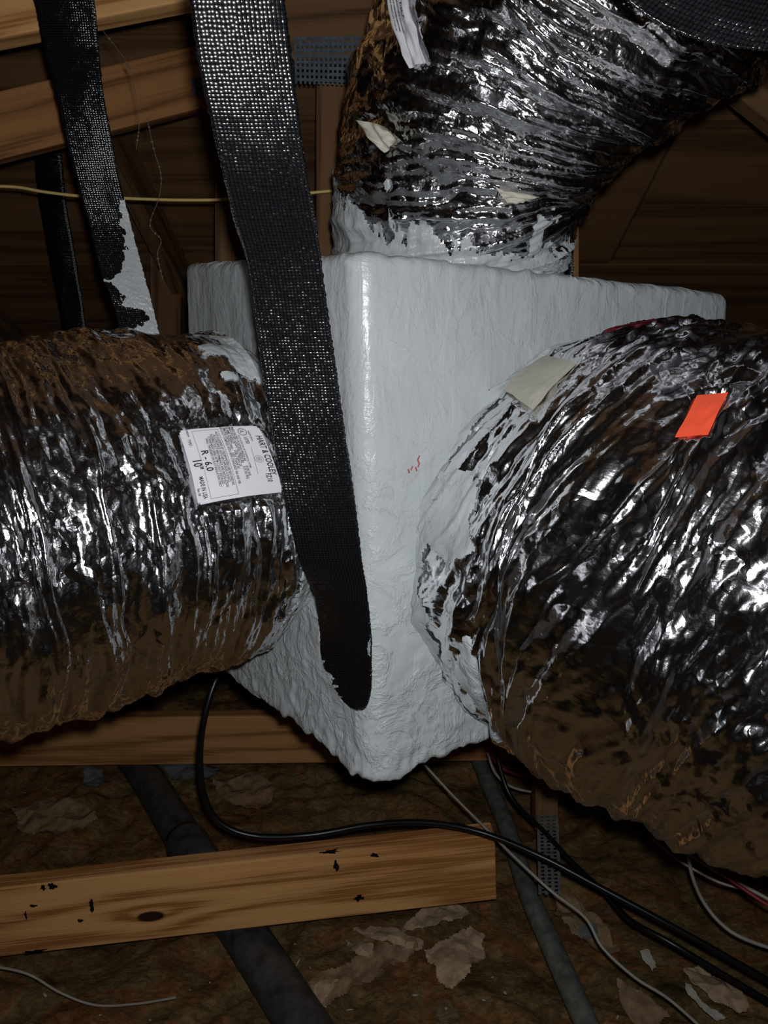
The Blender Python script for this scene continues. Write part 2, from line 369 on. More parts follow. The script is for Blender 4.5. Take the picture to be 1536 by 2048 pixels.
def tar_spots(beam, P, Q, spots):
    """ragged black drips on the front face of the board"""
    P = np.array(P); Q = np.array(Q); x = Q-P; x /= np.linalg.norm(x); n = np.cross(x, [0, 0, 1.]); n /= np.linalg.norm(n)
    if n[1] > 0: n = -n
    u = np.cross(n, x); cpos = np.array([0, 0, H])
    for k, (px, py, rx, rz) in enumerate(spots):
        p = pix(px, py, 1.2); d = p-cpos; t = ((P-cpos)@n)/(d@n); c = cpos+d*t
        m = 22; rr = [1+.45*random.uniform(-1, 1) for _ in range(m)]; V = []
        for q in range(m):
            a = 2*math.pi*q/m; V.append(c+x*rx*rr[q]*math.cos(a)+u*rz*rr[q]*math.sin(a)+n*.0005)
        V.append(c+n*.0012); F = [(q, (q+1) % m, m) for q in range(m)]
        V2 = np.array(V); 
        o = mesh_np('tar_spot', V2-np.array(beam.matrix_world.translation), np.array(F), BLACKC)
        o.parent = beam; o.matrix_parent_inverse = beam.matrix_basis.inverted() @ Matrix.Translation(beam.matrix_basis.translation)
P1, Q1 = pix(-330, 1812, 1.16), pix(990, 1668, 1.265)
tar_spots(j1, P1, Q1, [(86, 1774, .005, .006), (104, 1772, .008, .007), (183, 1811, .004, .013), (66, 1812, .006, .003), (52, 1832, .002, .009), (161, 1842, .005, .004), (662, 1703, .016, .005), (672, 1731, .005, .009), (750, 1710, .006, .005), (718, 1796, .008, .006), (70, 1903, .018, .004)])

# ------------------------------------------------------------------ truss lumber at the top left
t1 = beam_pts('truss_chord', pix(-260, 128, 1.10), pix(640, -52, 1.10), .089, .038, PINE3)
tag(t1, 'upper pine board in the top left corner, the black strap looped over it', 'beam')
t2 = beam_pts('truss_chord', pix(-260, 385, 1.20), pix(560, 176, 1.43), .089, .038, PINE2)
tag(t2, 'second pine board down on the left, sloping behind both black straps', 'beam')
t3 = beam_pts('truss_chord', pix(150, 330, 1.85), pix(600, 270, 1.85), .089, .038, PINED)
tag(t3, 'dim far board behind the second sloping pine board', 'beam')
def post(px0, px1, y0, y1, Y, mat, label, h=.038, lean=0):
    a = pix(px0, y1, Y); b = pix(px0+lean, y0, Y); a2 = pix(px1, y1, Y)
    wdt = float(a2[0]-a[0])
    P = Vector(a); Q = Vector(b); z = (Q-P).normalized(); x = Vector((1, 0, 0)); x = (x-z*x.dot(z)).normalized(); y = z.cross(x)
    m = Matrix((z, y, -x)).transposed().to_4x4() if False else Matrix((z, -y, x)).transposed().to_4x4()
    if m.to_3x3().determinant() < 0: m = Matrix((z, y, x)).transposed().to_4x4()
    m.translation = (P+Q)/2 + x*(wdt/2) + Vector((0, h/2, 0))
    o = box_mesh('truss_web', ((Q-P).length, h, wdt), mat, bev=.002, mtx=m)
    tag(o, label, 'post'); return o
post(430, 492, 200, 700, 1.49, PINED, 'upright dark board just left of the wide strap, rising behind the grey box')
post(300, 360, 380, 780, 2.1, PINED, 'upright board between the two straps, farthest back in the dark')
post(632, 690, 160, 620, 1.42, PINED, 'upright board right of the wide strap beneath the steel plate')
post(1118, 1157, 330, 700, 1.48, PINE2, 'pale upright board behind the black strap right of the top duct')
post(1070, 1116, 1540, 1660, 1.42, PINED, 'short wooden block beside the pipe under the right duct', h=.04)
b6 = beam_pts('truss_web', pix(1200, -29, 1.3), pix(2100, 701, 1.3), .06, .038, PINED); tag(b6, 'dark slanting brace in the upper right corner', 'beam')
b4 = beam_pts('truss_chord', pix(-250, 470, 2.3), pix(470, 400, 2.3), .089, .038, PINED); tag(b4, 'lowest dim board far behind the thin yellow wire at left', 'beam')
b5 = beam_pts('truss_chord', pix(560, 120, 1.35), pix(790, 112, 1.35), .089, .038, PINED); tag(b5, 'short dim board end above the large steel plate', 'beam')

def steel_plate(name, quad, Y, label, parent=None):
    """toothed plate with rows of punched slots, quad = px corners TL TR BR BL"""
    c = [pix(x, y, Y) for x, y in quad]
    nu, nv = 14, 8
    V = []; F = []
    bm = bmesh.new()
    def pt(u, v, d=0):
        p = (c[0]*(1-u)+c[1]*u)*(1-v)+(c[3]*(1-u)+c[2]*u)*v
        return Vector((p[0], p[1]+d, p[2]))
    g = [[bm.verts.new(pt(i/(2*nu), j/(2*nv))) for j in range(2*nv+1)] for i in range(2*nu+1)]
    for i in range(2*nu):
        for j in range(2*nv):
            if i % 2 == 1 and j % 2 == 1: continue
            bm.faces.new((g[i][j], g[i][j+1], g[i+1][j+1], g[i+1][j]))
    ext = bmesh.ops.extrude_face_region(bm, geom=bm.faces[:])
    for v in ext['geom']:
        if isinstance(v, bmesh.types.BMVert): v.co.y += .0015
    bmesh.ops.recalc_face_normals(bm, faces=bm.faces)
    me = bpy.data.meshes.new(name); bm.to_mesh(me); bm.free(); me.materials.append(GALV)
    o = bpy.data.objects.new(name, me); COL.objects.link(o); tag(o, label, 'plate'); return o
steel_plate('truss_plate', [(588, 74), (722, 72), (718, 172), (590, 167)], 1.345, 'large dull steel truss plate between wide strap and top duct')
steel_plate('truss_plate', [(358, 160), (470, 146), (474, 180), (368, 193)], 1.375, 'narrow steel plate sticking out left of the wide strap')
steel_plate('truss_plate', [(258, 330), (420, 322), (422, 400), (262, 402)], 2.08, 'dim steel plate above the thin yellow wire, between the straps')

# ------------------------------------------------------------------ the mastic-coated box
ZT, ZB = H+.08, H-.463
A = [pix(744, 1560, .750), pix(712, 500, .750)]     # bottom, top of the near corner
B = [pix(392, 1300, 1.115), pix(362, 527, 1.115)]
Cc = [pix(1440, 1300, 1.05), pix(1466, 588, 1.05)]
D = [B[0]+Cc[0]-A[0], B[1]+Cc[1]-A[1]]
def boxmap(a, b, t):
    a = a[..., None]; b = b[..., None]; t = t[..., None]
    bot = A[0]*(1-a)*(1-b)+Cc[0]*a*(1-b)+B[0]*(1-a)*b+D[0]*a*b
    top = A[1]*(1-a)*(1-b)+Cc[1]*a*(1-b)+B[1]*(1-a)*b+D[1]*a*b
    return bot*(1-t)+top*t
def plenum():
    W1, W2, HH = .55, .45, .545
    r = .022
    # rounded rectangle perimeter in metres
    pts = []
    def arc(cx, cy, a0):
        for k in range(13):
            a = a0+math.pi/2*k/12; pts.append((cx+r*math.cos(a), cy+r*math.sin(a)))
    def line(p, q):
        n = int(math.hypot(q[0]-p[0], q[1]-p[1])/.0028)
        for k in range(1, n): pts.append((p[0]+(q[0]-p[0])*k/n, p[1]+(q[1]-p[1])*k/n))
    arc(r, r, math.pi); line((r, 0), (W1-r, 0)); arc(W1-r, r, -math.pi/2); pts2 = len(pts)
    for k in range(1, 20): pts.append((W1, r+(W2-2*r)*k/20))
    arc(W1-r, W2-r, 0)
    for k in range(1, 20): pts.append((W1-r-(W1-2*r)*k/20, W2))
    arc(r, W2-r, math.pi/2); line((0, W2-r), (0, r))
    pts = np.array(pts); n = len(pts)
    nz = 190
    hz = np.linspace(0, 1, nz)*HH
    # edge rounding profile
    rr = .012
    prof = [(0.03, 0), (.015, 0), (.008, .0)] 
    rings = [(.16, 0.0), (.06, 0.0), (.02, 0.0)] + [(max(0, rr-math.sqrt(max(0, rr*rr-max(0, rr-z)**2)), rr-math.sqrt(max(0, rr*rr-max(0, z-(HH-rr))**2))), z) for z in hz] + [(.02, HH), (.06, HH), (.16, HH)]
    R = np.array([q[0] for q in rings])[:, None]; Z = np.array([q[1] for q in rings])[:, None]
    cx, cy = W1/2, W2/2
    # inset by moving toward centre line per axis
    px = pts[:, 0][None]; py = pts[:, 1][None]
    X = cx+np.sign(px-cx)*np.maximum(np.abs(px-cx)-R, 0); Y = cy+np.sign(py-cy)*np.maximum(np.abs(py-cy)-R, 0)
    s = np.concatenate([[0], np.cumsum(np.linalg.norm(np.diff(pts, axis=0), axis=1))])[None]
    Zb = np.broadcast_to(Z, X.shape); S = np.broadcast_to(s, X.shape)
    Pm = boxmap(X/W1, Y/W2, Zb/HH)
    # normals in plan
    nrm = np.roll(pts, -1, 0)-np.roll(pts, 1, 0); nrm = np.stack([nrm[:, 1], -nrm[:, 0]], -1); nrm /= np.linalg.norm(nrm, axis=1)[:, None]
    e1 = Cc[0]-A[0]; e1[2] = 0; e1 = e1/np.linalg.norm(e1); e2 = B[0]-A[0]; e2[2] = 0; e2 = e2/np.linalg.norm(e2)
    N = nrm[:, 0:1]*e1+nrm[:, 1:2]*e2; N /= np.linalg.norm(N, axis=1)[:, None]
    rg = np.clip(1-np.abs(fbm(S*16+Zb*6, Zb*18, 8, 5))*7, 0, 1); lowz = np.clip((.26-Zb)/.2, 0, 1)+.12
    d = .0028*fbm(S*9, Zb*7, 3, 3)+.0014*rg*lowz+.0006*fbm(S*50, Zb*30, 15, 3)+.0012*lowz*fbm(S*60, Zb*60, 19, 3)
    edge = np.exp(-(Zb/.03)**2)+.8*np.exp(-((Zb-HH)/.012)**2)
    d = d + edge*(.004*fbm(S*60, Zb*60, 44, 4)+.002)
    V = Pm + N[None]*d[..., None]
    low = np.exp(-(Zb/.02)**2); hi = np.exp(-((Zb-HH)/.02)**2)
    V[..., 2] += low*(-.005-.007*fbm(S*60, S*0, 61, 5)) + hi*.003*fbm(S*70, S*0, 71, 4)
    # sagging drip at the near lower corner
    cd = np.minimum(S, s.max()-S); V[..., 2] -= low*.010*np.exp(-((cd-.02)/.03)**2)
    nr = len(rings)
    F = grid_faces(nr, n, True)
    V = V.reshape(-1, 3)
    T = np.vstack([F[:, [0, 1, 2]], F[:, [0, 2, 3]]])
    cb, ct = len(V), len(V)+1; j = np.arange(n); j2 = (j+1) % n
    V = np.vstack([V, V[:n].mean(0), V[-n:].mean(0)])
    T = np.vstack([T, np.stack([np.full(n, cb), j2, j], -1), np.stack([np.full(n, ct), (nr-1)*n+j, (nr-1)*n+j2], -1)])
    T = T[:, ::-1]
    rt = root('distribution_box', ((A[0]+D[0])/2))
    tag(rt, 'large square duct box coated in pale grey brushed mastic between the foil ducts', 'duct box')
    mesh_np('coated_shell', V, T, MASTIC, rt)
    return rt, e1, e2
BOX, E1, E2 = plenum()
N_R = np.array([E1[1], -E1[0], 0]); N_L = np.array([-E2[1], E2[0], 0])
if N_R[1] > 0: N_R = -N_R
if N_L[0] > 0: N_L = -N_L

# ------------------------------------------------------------------ foil ducts
class Duct:
    def __init__(s, pts, rad, seam, nu=420, nv=620, seed=0, skew=0.0, amp=1.0, su=1.0, flat=None):
        s.n = nu; s.nv = nv; C = catmull(np.hstack([np.array(pts), np.array(rad)[:, None]]), 1500)
        d = np.concatenate([[0], np.cumsum(np.linalg.norm(np.diff(C[:, :3], axis=0), axis=1))]); s.len = d[-1]
        u = np.linspace(0, s.len, nu); s.u = u
        s.C = np.stack([np.interp(u, d, C[:, k]) for k in range(3)], -1); s.R = np.interp(u, d, C[:, 3])
        T = np.gradient(s.C, axis=0); T /= np.linalg.norm(T, axis=1)[:, None]; s.T = T
        N = np.zeros_like(T); v = np.array(seam, float); v -= T[0]*v.dot(T[0]); N[0] = v/np.linalg.norm(v)
        for i in range(1, nu):
            v = N[i-1]-T[i]*N[i-1].dot(T[i]); N[i] = v/np.linalg.norm(v)
        s.N = N; s.B = np.cross(T, N); tt = np.linspace(0, 2*math.pi, nv); s.a = tt+.5*np.sin(tt)
        s.dir = np.cos(s.a)[None, :, None]*N[:, None]+np.sin(s.a)[None, :, None]*s.B[:, None]
        s.seed, s.skew, s.amp, s.su = seed, skew, amp, su
        s.base = s.C[:, None]+s.R[:, None, None]*s.dir
        U, Aa = np.meshgrid(u, s.a, indexing='ij'); s.U = U; s.Vm = Aa*.19; s.A = Aa
        s.low = .006*fbm(U*5, s.Vm*5, seed+3, 2)
        px, py, dep = proj(s.base); s.px, s.py = px, py
        view = s.base-np.array([0, 0, H]); s.facing = (view*s.dir).sum(-1) < 0
        s.flats = []
    def find(s, x, y):
        d = (s.px-x)**2+(s.py-y)**2+np.where(s.facing, 0, 1e9)
        i, j = np.unravel_index(np.argmin(d), d.shape); return s.u[i], s.a[j]
    def at(s, u, a, off):
        """smooth surface point(s)"""
        fi = np.interp(u, s.u, np.arange(s.n)); fj = np.interp(a, s.a, np.arange(s.nv))
        i = np.clip(fi.astype(int), 0, s.n-2); j = np.clip(fj.astype(int), 0, s.nv-2); p = (fi-i)[..., None]; q = (fj-j)[..., None]
        def bl(G): return (G[i, j]*(1-p)+G[i+1, j]*p)*(1-q)+(G[i, j+1]*(1-p)+G[i+1, j+1]*p)*q
        P = bl(s.base); N = bl(s.dir); l = bl(s.low[..., None])
        off = np.asarray(off)
        return P+N*(l+(off[..., None] if off.ndim else off))
    def quad(s, corners, pad=.004):
        """corner pixels -> (u,a) corners; flattens wrinkles beneath"""
        q = np.array([s.find(x, y) for x, y in corners]); s.flats.append((q, pad)); return q
    def wrinkle(s):
        U, V = s.U, s.Vm; se = s.seed
        wu = U+.010*fbm(U*14, V*9, se+11, 3); wv = V+.02*fbm(U*9, V*9, se+21, 3)
        k = wu*s.su+s.skew*wv
        h = .0046*(1-2*np.abs(tri(k/.034, wv/.20, se+1)))*1.0
        h += .0030*tri(k/.018, wv/.090, se+2)
        h += .0030*tri(wu/.060, wv/.070, se+7)
        m = np.clip(.5+1.3*fbm(U*8, V*5, se+31, 3), 0.35, 1.3)
        h += m*.0021*tri(k/.0095, wv/.045, se+3)+m*.0016*tri(wu/.010, wv/.014, se+4)+m*.0010*tri(k/.0050, wv/.013, se+5)
        h += (.5+.5*m)*.0013*tri(k/.0065, wv/.075, se+6)
        dn = np.clip(.35-s.dir[..., 2]*1.3, 0, 1)          # the film gathers in fine pleats on the underside
        h += dn*(.0026*tri(k/.0085, wv/.11, se+61)+.0016*tri(k/.0048, wv/.05, se+62))
        # long sharp pleats where the film gathers
        g = 1-np.abs(vnoise(k/.016, wv/.22, se+40)); h += .0032*np.clip(g-.74, 0, 1)/.26*np.clip(.5+fbm(U*6, V*6, se+50, 2)*1.5, 0, 1)
        h *= s.amp
        fal = np.ones_like(h)
        for q, pad in s.flats:
            c = q.mean(0); e1 = (q[1]+q[2]-q[0]-q[3])/4; e2 = (q[3]+q[2]-q[0]-q[1])/4
            Mx = np.linalg.inv(np.stack([e1, e2], -1)); du = U-c[0]; da = s.A-c[1]
            x = Mx[0, 0]*du+Mx[0, 1]*da; y = Mx[1, 0]*du+Mx[1, 1]*da
            dd = np.maximum(np.abs(x), np.abs(y)); fal *= 1-.9*np.clip((1.25-dd)/.2, 0, 1)
        return h*fal
    def build(s, name, parent):
        h = s.wrinkle(); s.h = h+s.low
        s.V = s.base+s.dir*s.h[..., None]
        uv = np.stack([s.U, s.Vm], -1).reshape(-1, 2)
        F = grid_faces(s.n, s.nv)[:, ::-1]
        return mesh_np(name, s.V.reshape(-1, 3), F, FOIL, parent, uv=uv)
    def mastic(s, name, parent, mask, off=.0018):
        """ragged skin of mastic following the film"""
        k = np.clip(mask/.006, 0, 1)
        Lx = s.base+s.dir*(s.h*.8+s.low*.2+off*(.4+.6*k)+.0012*fbm(s.U*60, s.Vm*60, s.seed+90, 3)+.0008)[..., None]
        F = grid_faces(s.n, s.nv)[:, ::-1]; mk = mask.reshape(-1); keep = (mk[F] > 0).all(1)
        V, F2, _ = compact(Lx.reshape(-1, 3), F[keep])
        return mesh_np(name, V, F2, MASTIC, parent)
    def patch(s, name, q, mat, parent, off=.006, n=24, wav=.0012, cut=None, seed=1):
        g = np.linspace(0, 1, n); S, Tt = np.meshgrid(g, g, indexing='ij')
        u = (q[0, 0]*(1-S)+q[1, 0]*S)*(1-Tt)+(q[3, 0]*(1-S)+q[2, 0]*S)*Tt
        a = (q[0, 1]*(1-S)+q[1, 1]*S)*(1-Tt)+(q[3, 1]*(1-S)+q[2, 1]*S)*Tt
        def surf(d): return s.at(u, a, off+wav*tri(S*4+seed, Tt*4, seed)+wav*.5*np.sin(S*9+Tt*3)+d)
        V1 = surf(0).reshape(-1, 3); V2 = surf(-.0006).reshape(-1, 3)
        F = grid_faces(n, n)
        if cut is not None:
            mk = cut(S, Tt).reshape(-1); F = F[(mk[F] > 0).all(1)]
        V = np.vstack([V1, V2]); FF = np.vstack([F, F[:, ::-1]+n*n])
        ang = np.stack([S, Tt], -1).reshape(-1, 2)
        V, FF, _ = compact(V, FF)
        return mesh_np(name, V, FF, mat, parent)

def text_mesh(parent, duct, q, items, off=.0072, name='printing', wav=None):
    """items: (string, s0, t0, height, width_scale) placed in label space; s runs q0->q3 , t runs q0->q1"""
    VV = []; FF = []; base = 0
    g = [(0, 0)]
    for (txt, s0, t0, hh, ws) in items:
        if txt == '#line':
            s1, t1, thk = hh
            dx, dy = s1-s0, t1-t0; l = math.hypot(dx, dy); nx, ny = -dy/l*thk, dx/l*thk
            k = 14; vs = []
            for i in range(k+1):
                f = i/k; vs += [(s0+dx*f-nx, t0+dy*f-ny), (s0+dx*f+nx, t0+dy*f+ny)]
            vs = np.array(vs); fs = []
            for i in range(k): a = 2*i; fs += [(a, a+2, a+3), (a, a+3, a+1)]
            fs = np.array(fs)
        elif txt == '#ring':
            R1, R2 = hh; k = 24; vs = []
            for i in range(k):
                c_, s_ = math.cos(2*math.pi*i/k), math.sin(2*math.pi*i/k); vs += [(s0+R1*c_, t0+R1*s_), (s0+R2*c_, t0+R2*s_)]
            vs = np.array(vs); fs = []
            for i in range(k): a = 2*i; b = (2*i+2) % (2*k); fs += [(a, b, b+1), (a, b+1, a+1)]
            fs = np.array(fs)
        else:
            cu = bpy.data.curves.new('t', 'FONT'); cu.body = txt; cu.size = 1.0; cu.offset = .022; cu.resolution_u = 2
            to = bpy.data.objects.new('t', cu); COL.objects.link(to); dg = bpy.context.evaluated_depsgraph_get()
            me = bpy.data.meshes.new_from_object(to.evaluated_get(dg)); bpy.data.objects.remove(to); bpy.data.curves.remove(cu)
            if not len(me.vertices): continue
            me.calc_loop_triangles(); v = np.array([x.co[:] for x in me.vertices]); f = np.array([t.vertices[:] for t in me.loop_triangles]); bpy.data.meshes.remove(me)
            vs = np.stack([s0+v[:, 0]*hh*ws, t0+v[:, 1]*hh*1.38], -1); fs = f
        VV.append(vs); FF.append(fs+base); base += len(vs)
    S = np.vstack(VV); F = np.vstack(FF)
    s_, t_ = S[:, 0], S[:, 1]
    # q: 0 = (s0,t0), 1 = (s0,t1), 2 = (s1,t1), 3 = (s1,t0)
    u = (q[0, 0]*(1-t_)+q[1, 0]*t_)*(1-s_)+(q[3, 0]*(1-t_)+q[2, 0]*t_)*s_
    a = (q[0, 1]*(1-t_)+q[1, 1]*t_)*(1-s_)+(q[3, 1]*(1-t_)+q[2, 1]*t_)*s_
    V = duct.at(u, a, np.full(len(u), off))
    return mesh_np(name, V, F, INK, parent, smooth=False)

# ---- left duct
cL = (A[0]+B[0]+A[1]+B[1])/4; cL = cL*1.0; cL[2] = H-.181
dL = N_L
ax = [cL-dL*.01, cL+dL*.02, cL+dL*.06, cL+dL*.14, cL+dL*.28+np.array([0, 0, -.012]), cL+dL*.42+np.array([-.02, 0, -.02]), cL+dL*.60+np.array([-.08, .03, -.03])]
DL = Duct(ax, [.150, .160, .186, .193, .194, .194, .194], (.6, .8, .1), seed=100, nu=460, nv=680, amp=.85)
rL = root('left_foil_duct', ax[0]); rL.name = 'flexible_duct'
tag(rL, 'silver foil flexible duct on the left with a large white printed label', 'duct')
qLab = DL.quad([(353, 858), (516, 852), (570, 988), (392, 1016)])
DL.build('foil_jacket', rL)

# ---- right duct
cR = (A[0]+Cc[0]+A[1]+Cc[1])/4
sR = A[0]*.5+A[1]*.5+E1*.30; sR[2] = H-.243
def RP(x, y, z): return np.array([x, y, H+z])
ax = [sR-N_R*.01, sR+N_R*.03, sR+N_R*.08+E1*.01, RP(.345, .785, -.247), RP(.45, .725, -.255), RP(.60, .692, -.278), RP(.80, .68, -.292)]
DR = Duct(ax, [.232, .244, .260, .262, .264, .268, .270], (.4, .9, .1), seed=200, nu=560, nv=760, skew=.35, amp=1.15)
rR = root('flexible_duct', ax[0]); tag(rR, 'largest silver foil flexible duct, on the right with cream tape and orange sticker', 'duct')
qT1 = DR.quad([(1008, 782), (1090, 703), (1153, 732), (1068, 823)])
qO = DR.quad([(1354, 881), (1395, 800), (1458, 793), (1416, 877)])
DR.build('foil_jacket', rR)

# ---- top duct
cT = (A[1]+D[1])/2
ax = [RP(.085, 1.06, .06), RP(.085, 1.055, .11), RP(.092, 1.03, .17), RP(.118, .985, .26), RP(.19, .92, .35), RP(.31, .82, .435), RP(.47, .73, .505), RP(.72, .64, .565)]
DT = Duct(ax, [.146, .146, .150, .160, .170, .178, .182, .182], (.1, 1, .3), seed=300, nu=480, nv=640, skew=-.25, amp=1.15)
rT = root('flexible_duct', ax[0]); tag(rT, 'silver foil flexible duct rising from the box top and bending to the upper right', 'duct')
qTL = DT.quad([(786, -10), (822, -10), (858, 128), (826, 140)])
qC1 = DT.quad([(727, 242), (772, 250), (800, 282), (778, 306)])
qC2 = DT.quad([(990, 372), (1070, 385), (1040, 402), (1010, 402)])
DT.build('foil_jacket', rT)

# ---- mastic on the duct collars
def collar(D, R0, lim, amp, f=4, seed=0):
    a = D.A
    n = fbm(D.Vm*f*5+D.U*20, D.U*34+seed, 500+seed, 4)
    fine = fbm(D.Vm*120+D.U*90, D.U*110-D.Vm*30, 520+seed, 4)
    return lim(a)-D.U+amp*n+amp*.6*fine
mL = collar(DL, 0, lambda a: .060+0*a, .035, f=5, seed=1); DL.mastic('mastic_collar', rL, mL)
mR = collar(DR, 0, lambda a: .030+0*a, .012, f=4, seed=2); DR.mastic('mastic_collar', rR, mR)
mT = collar(DT, 0, lambda a: .112+0*a, .036, f=5, seed=3); DT.mastic('mastic_collar', rT, mT)
def smear(D, par, x, y, rx, ry, seed, stretch=1):
    u0, a0 = D.find(x, y); du = D.U-u0; dv = (D.A-a0)*.19
    m = 1-np.sqrt((du/rx)**2+(dv/ry)**2)+.9*fbm(D.U*45, D.Vm*45*stretch, seed, 4)
    m = np.where((np.abs(du) < rx*2.2) & (np.abs(dv) < ry*2.2), m*.01, -1)
    D.mastic('mastic_smear', par, m)
smear(DR, rR, 905, 1040, .020, .035, 700); smear(DR, rR, 915, 960, .016, .012, 701)
smear(DR, rR, 943, 1290, .005, .009, 702); smear(DR, rR, 960, 1400, .012, .05, 703)
smear(DL, rL, 485, 715, .035, .05, 704); smear(DL, rL, 600, 1230, .025, .03, 705)
smear(DT, rT, 775, 372, .006, .005, 706); smear(DT, rT, 1085, 460, .03, .02, 707)

# ---- labels, tape
def rounded(S, T): return np.ones_like(S)
lab = DL.patch('product_label', qLab, PAPER, rL, off=.0032, n=40, wav=.0003, cut=lambda S, T: .485**4*2-((np.abs(S-.5))**14+(np.abs(T-.5))**14)**(4/14.)*1.9)
lab['label'] = 'white printed product label'
items = [('HART & COOLEY', .17, .875, .080, .90), ('FZ10', .70, .82, .062, .9),
 ('#ring', .115, .735, (.052, .045), 1), ('UL', .085, .71, .045, .8), ('LISTED', .19, .725, .040, .8),
 ('#line', .33, .76, (.70, .73, .0018), 1), ('VENDOR ITEM NO.', .10, .80, .020, .9),
 ('#ring', .50, .80, (.050, .046), 1), ('#ring', .50, .80, (.030, .026), 1), ('#ring', .50, .80, (.014, .008), 1),
 ('DUCT LISTED FOR USE IN RESIDENTIAL SYSTEMS', .16, .665, .020, 1.04),
 ('MAX RATED POSITIVE PRESSURE      10 IN WG', .04, .625, .030, 1.10), ('MAX RATED NEGATIVE PRESSURE     0.75 IN WG', .04, .593, .030, 1.10),
 ('FLAME SPREAD         LESS THAN 25', .04, .561, .030, 1.16), ('SMOKE DEVELOPED    LESS THAN 50', .04, .529, .030, 1.16),
 ('AIR DUCT COMPLIES WITH NFPA STANDARDS 90A AND 90B', .03, .497, .028, 1.01),
 ('#line', .06, .17, (.06, .47, .0020), 1), ('#line', .06, .47, (.93, .47, .0020), 1), ('#line', .93, .47, (.93, .17, .0020), 1), ('#line', .93, .17, (.06, .17, .0020), 1),
 ('ALSO CLASSIFIED BY UNDERWRITERS LABORATORIES INC', .09, .43, .028, 0.98), ('ACCORDANCE WITH AIR DIFFUSION COUNCIL', .13, .397, .028, 1.05),
 ('FLEXIBLE DUCT PERFORMANCE AND INSTALLATION', .12, .364, .028, 1.05), ('STANDARDS USING ASTM C-518 AT INSTALLED', .15, .331, .028, 1.05), ('WALL THICKNESS ON FLAT INSULATION ONLY', .17, .298, .028, 1.05),
 ('R - 6.0', .32, .20, .088, 1.15), ('10"', .42, .07, .10, 1.0), ('TYPE I', .16, .085, .036, .9), ('MADE IN USA', .64, .09, .050, .9), ('Rev. 04', .78, .04, .032, .9), ('07082K04', .03, .10, .026, .9)]
text_mesh(lab, DL, qLab, items, off=.0040)
tp = DR.patch('tape_piece', qT1, CREAM, rR, off=.0042, n=26, wav=.0008, seed=4); tp['label'] = 'cream tape rectangle'
st = DR.patch('sticker', qO, ORANGE, rR, off=.0042, n=26, wav=.0006, seed=8); st['label'] = 'bright orange sticker'
tl = DT.patch('product_label', qTL, PAPER, rT, off=.0065, n=34, wav=.0035, seed=12); tl['label'] = 'creased white printed label'
text_mesh(tl, DT, qTL, [('R - 6.0   9"', .18, .70, .10, .5), ('FLEXIBLE AIR DUCT COMPLIES WITH STANDARDS', .05, .52, .07, .35), ('CLASSIFIED BY UNDERWRITERS LABORATORIES', .05, .35, .07, .35), ('FLAME SPREAD LESS THAN 25', .1, .18, .07, .5)], off=.0108)
qR = np.array([DR.find(x, y) for x, y in [(1200, 655), (1215, 638), (1310, 640), (1325, 656)]])
rp = DR.patch('film_print', qR, REDP, rR, off=.005, n=16, wav=.002, seed=9); rp['label'] = 'dark red printed band'
c1 = DT.patch('tape_piece', qC1, CREAM, rT, off=.007, n=20, wav=.003, seed=3); c1['label'] = 'cream tape scrap'
c2 = DT.patch('tape_piece', qC2, CREAM, rT, off=.010, n=20, wav=.002, seed=5); c2['label'] = 'cream tape scrap'

# ------------------------------------------------------------------ straps
def strap(rows, label, name='hanging_strap', n=260, nw=14, th=.0016, wob=.002, seed=0, width=None, par=None, cut=None):
    """rows: (pxL,pxR,pyL,pyR,YL,YR)"""
    Lp = np.array([pix(r[0], r[2], r[4]) for r in rows]); Rp = np.array([pix(r[1], r[3], r[5]) for r in rows])
    Lc = catmull(Lp, n); Rc = catmull(Rp, n); mid = (Lc+Rc)/2
    ln = np.concatenate([[0], np.cumsum(np.linalg.norm(np.diff(mid, axis=0), axis=1))]); W = np.linalg.norm(Rc-Lc, axis=1)
    g = np.linspace(0, 1, nw)[None, :, None]
    G = Lc[:, None]*(1-g)+Rc[:, None]*g
    T = np.gradient(mid, axis=0); T /= np.linalg.norm(T, axis=1)[:, None]; X = (Rc-Lc)/W[:, None]; N = np.cross(X, T); N /= np.linalg.norm(N, axis=1)[:, None]
    s = np.sign((N*(mid-np.array([0, 0, H]))).sum(1)).mean(); N = N*(-s)       # towards the viewer
    gg = np.linspace(0, 1, nw)
    bulge = wob*(fbm(ln[:, None]*14+seed, gg[None]*2, seed+5, 3))+.0010*np.sin(gg[None]*math.pi)
    G = G+N[:, None]*bulge[..., None]
    # slight fray of the edges
    fr = .0006*h2(np.arange(n), np.arange(n)*0, seed+9)
    G[:, 0] += X*fr[:, None]; G[:, -1] += X*fr[::-1][:, None]
    front = G.reshape(-1, 3); back = (G-N[:, None]*th).reshape(-1, 3)
    F = grid_faces(n, nw); m = n*nw
    side = []
    i = np.arange(n-1)
    side.append(np.stack([i*nw, i*nw+m, (i+1)*nw+m, (i+1)*nw], -1)); k = nw-1
    side.append(np.stack([i*nw+k, (i+1)*nw+k, (i+1)*nw+k+m, i*nw+k+m], -1))
    j = np.arange(nw-1)
    side.append(np.stack([j, j+1, j+1+m, j+m], -1)); e = (n-1)*nw
    side.append(np.stack([e+j, e+j+m, e+j+1+m, e+j+1], -1))
    Fa = np.vstack([F, F[:, ::-1]+m]+side)
    uvx = (gg[None]-.5)*W[:, None]; uv = np.stack([uvx, np.broadcast_to(ln[:, None], uvx.shape)], -1).reshape(-1, 2); uv = np.vstack([uv, uv])
    o = root(name, G[0, nw//2]); tag(o, label, 'strap')
    mesh_np('webbing', np.vstack([front, back]), Fa, WEB, o, uv=uv)
    return o, G, N
